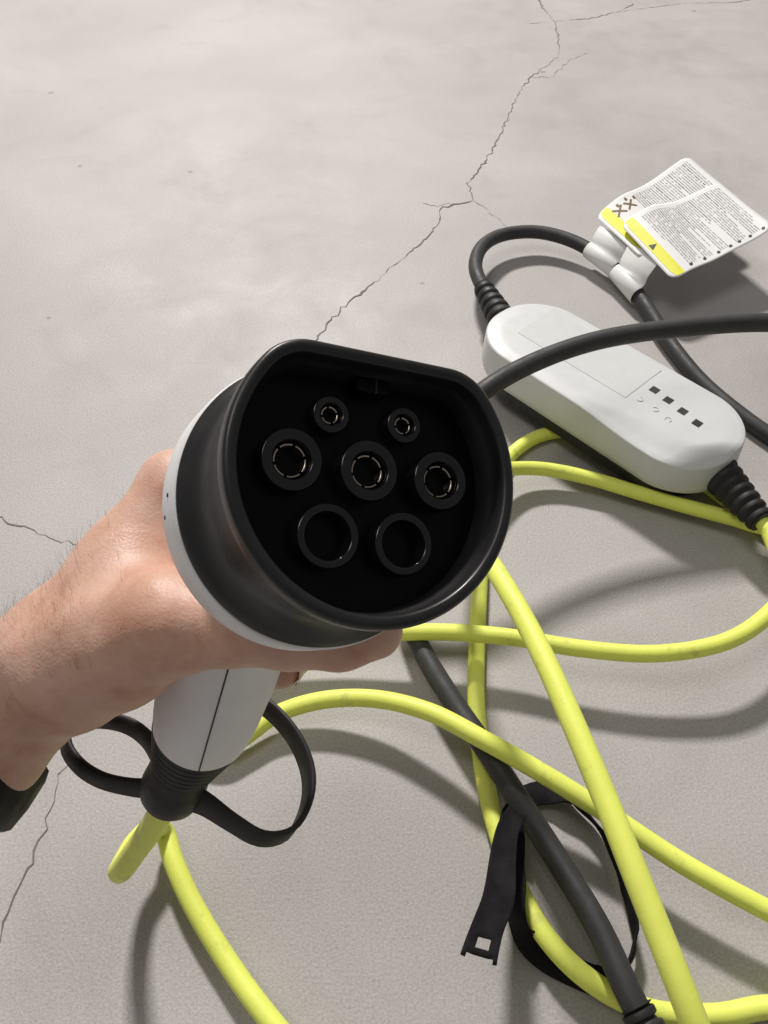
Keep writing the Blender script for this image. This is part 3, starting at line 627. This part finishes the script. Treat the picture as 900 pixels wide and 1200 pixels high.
# bullet dots along the near edge of the front page
for t in (0.2, 0.34, 0.48, 0.60, 0.69, 0.80, 0.93): patch(SB, lambda a, b: (0.935 + 0.018 * math.cos(a * 6.283) * b, t + 0.016 * math.sin(a * 6.283) * b), 8, 1, M['ink'], 'bullet_dot', pb, 0.0004)
# paper bands round the cable
kk = np.array(kc)
def nearest(u, v): 
    cp = kk - np.array(cam.location); d = np.stack([cp[:, 0], -cp[:, 1] * SP - cp[:, 2] * CP_, cp[:, 1] * CP_ - cp[:, 2] * SP], 1); uv_ = np.stack([450 + FPX * d[:, 0] / d[:, 2], 600 + FPX * d[:, 1] / d[:, 2]], 1)
    m = np.linalg.norm(uv_ - [u, v], axis=1); m[len(m) // 2:] = 1e9; return int(np.argmin(m))
for (u, v, wd, S, s0, t0, lift) in ((708, 304, 0.0365, SA, 0.42, 0.03, 0.0), (739, 331, 0.0365, SB, 0.47, 0.03, 0.0)):
    i = nearest(u, v); c = kk[i]; tdir = nrm(kk[i + 4] - kk[i - 4]); outv = nrm(np.cross(tdir, [0, 0, 1]));
    if outv[1] < 0: outv = -outv
    up = np.cross(outv, tdir); up = up if up[2] > 0 else -up
    pts = []
    for a in np.linspace(math.radians(-35), math.radians(-35 - 230), 22): pts.append(c + (0.0082 + 0.0007 * (u > 720)) * (math.cos(a) * outv + math.sin(a) * up))
    end = S(s0, t0, -0.0032); last = pts[-1]
    mid = 0.5 * (last + end) + np.array([0, 0, 0.003])
    pts = np.array(pts + [0.55 * last + 0.45 * mid + [0, 0, .0012], mid, 0.5 * mid + 0.5 * end + [0, 0, .0006], end])
    pth = spline(pts, 0.0015); V, Fc = ribbon(pth, np.tile(tdir, (len(pth), 1)), wd, 0.0006); mesh_obj('paper_band', V, Fc, M['paper'], lab)

# ------------------------------------------------------------------ hook-and-loop strap on the black cable
strap = thing('cable_strap', 'black hook-and-loop strap hanging open round the black cable', 'strap')
lp = [(599, 968, .026, .5), (600, 985, .026, .6), (600, 1010, .025, .6), (602, 1038, .025, .6), (603, 1064, .023, .5), (611, 1090, .013, .3), (636, 1119, .005, .7), (675, 1140, .004, .9), (700, 1149, .005, .8), (722, 1146, .009, .3), (738, 1126, .011, 0), (745, 1098, .011, 0),
      (741, 1072, .011, 0), (728, 1028, .010, 0), (708, 980, .009, .1), (682, 949, .008, .4), (650, 930, .007, .7), (622, 932, .006, .9), (606, 948, .007, .9), (598, 966, .020, .6)]
p = spline([F(*q[:3]) for q in lp], 0.003, [[q[3] * 0.02] for q in lp]); fl_ = np.clip(p[:, 3:4] / 0.02, 0, 1); p = p[:, :3]
T_ = nrm(np.gradient(p, axis=0)); hz = nrm(np.stack([-T_[:, 1], T_[:, 0], 0 * T_[:, 0]], 1)); kz = np.linspace(0, 1, len(p))[:, None]; fl_ = np.clip(fl_ + 0.16 * np.sin(kz * 31) + 0.1 * np.sin(kz * 53 + 1), 0, 1); sd = nrm((1 - fl_) * np.array([0, 0, 1.0]) + fl_ * hz)
V, Fc = ribbon(p, sd, 0.0130, 0.0014); mesh_obj('loop', V, Fc, M['fabric'], strap)
# tail: a flat tongue with a slot near its forked end
tp = spline([F(*q) for q in ((606, 955, .034), (598, 972, .037), (590, 1010, .040), (582, 1055, .044), (571, 1088, .047), (566, 1110, .049), (563, 1126, .050))], 0.002)
T_ = nrm(np.gradient(tp, axis=0)); Sx = nrm(np.cross(T_, np.tile([0, 0, 1.0], (len(tp), 1)))); Sx = nrm(Sx + np.array([0, 0, -0.18])); Nn = np.cross(Sx, T_)
s_ = np.r_[0, np.cumsum(np.linalg.norm(np.diff(tp, axis=0), axis=1))]; ll = s_[-1]
def tail_pt(a, x, n):
    a = a * ll; f = [np.array([np.interp(a, s_, arr[:, k]) for k in range(3)]) for arr in (tp, Sx, Nn)]
    wfull = 0.0095 + 0.0048 * min(1, a / ll / 0.6) ** 0.8
    if a / ll > 0.80: wfull *= 1.0 + 0.10 * (a / ll - 0.8) / 0.2
    return f[0] + f[1] * (x - 0.5) * wfull + f[2] * (n * 0.0012 + 0.0016 * (4 * (x - .5) ** 2 - .5) + 0.0013 * math.sin(a / ll * 11 + x * 1.5)) + f[1] * 0.0009 * math.sin(a / ll * 7.5)
cols_ = [0, .12, .3, .7, .88, 1.0]; rows_ = list(np.linspace(0, .82, 25)) + [.86, .93, .97, 1.0]
V = []; Fs = []; id_ = {}
for n in (0, 1):
    for i, a in enumerate(rows_):
        for j, x in enumerate(cols_): id_[n, i, j] = len(V); V.append(tail_pt(a, x, n))
def open_(i, j): return (rows_[i] >= .855 and rows_[i + 1] <= .935 and j in (2,)) or (rows_[i] >= .965 and j in (1, 2, 3))
nr, nc = len(rows_) - 1, len(cols_) - 1; solid = lambda i, j: 0 <= i < nr and 0 <= j < nc and not open_(i, j)
for i in range(nr):
    for j in range(nc):
        if not solid(i, j): continue
        Fs += [tuple(id_[1, *q] for q in ((i, j), (i + 1, j), (i + 1, j + 1), (i, j + 1))), tuple(id_[0, *q] for q in ((i, j + 1), (i + 1, j + 1), (i + 1, j), (i, j)))]
        for (di, dj, a, b) in ((-1, 0, (i, j), (i, j + 1)), (1, 0, (i + 1, j + 1), (i + 1, j)), (0, -1, (i + 1, j), (i, j)), (0, 1, (i, j + 1), (i + 1, j + 1))):
            if not solid(i + di, j + dj): Fs.append((id_[0, *a], id_[0, *b], id_[1, *b], id_[1, *a]))
mesh_obj('tail', V, Fs, M['fabric'], strap)
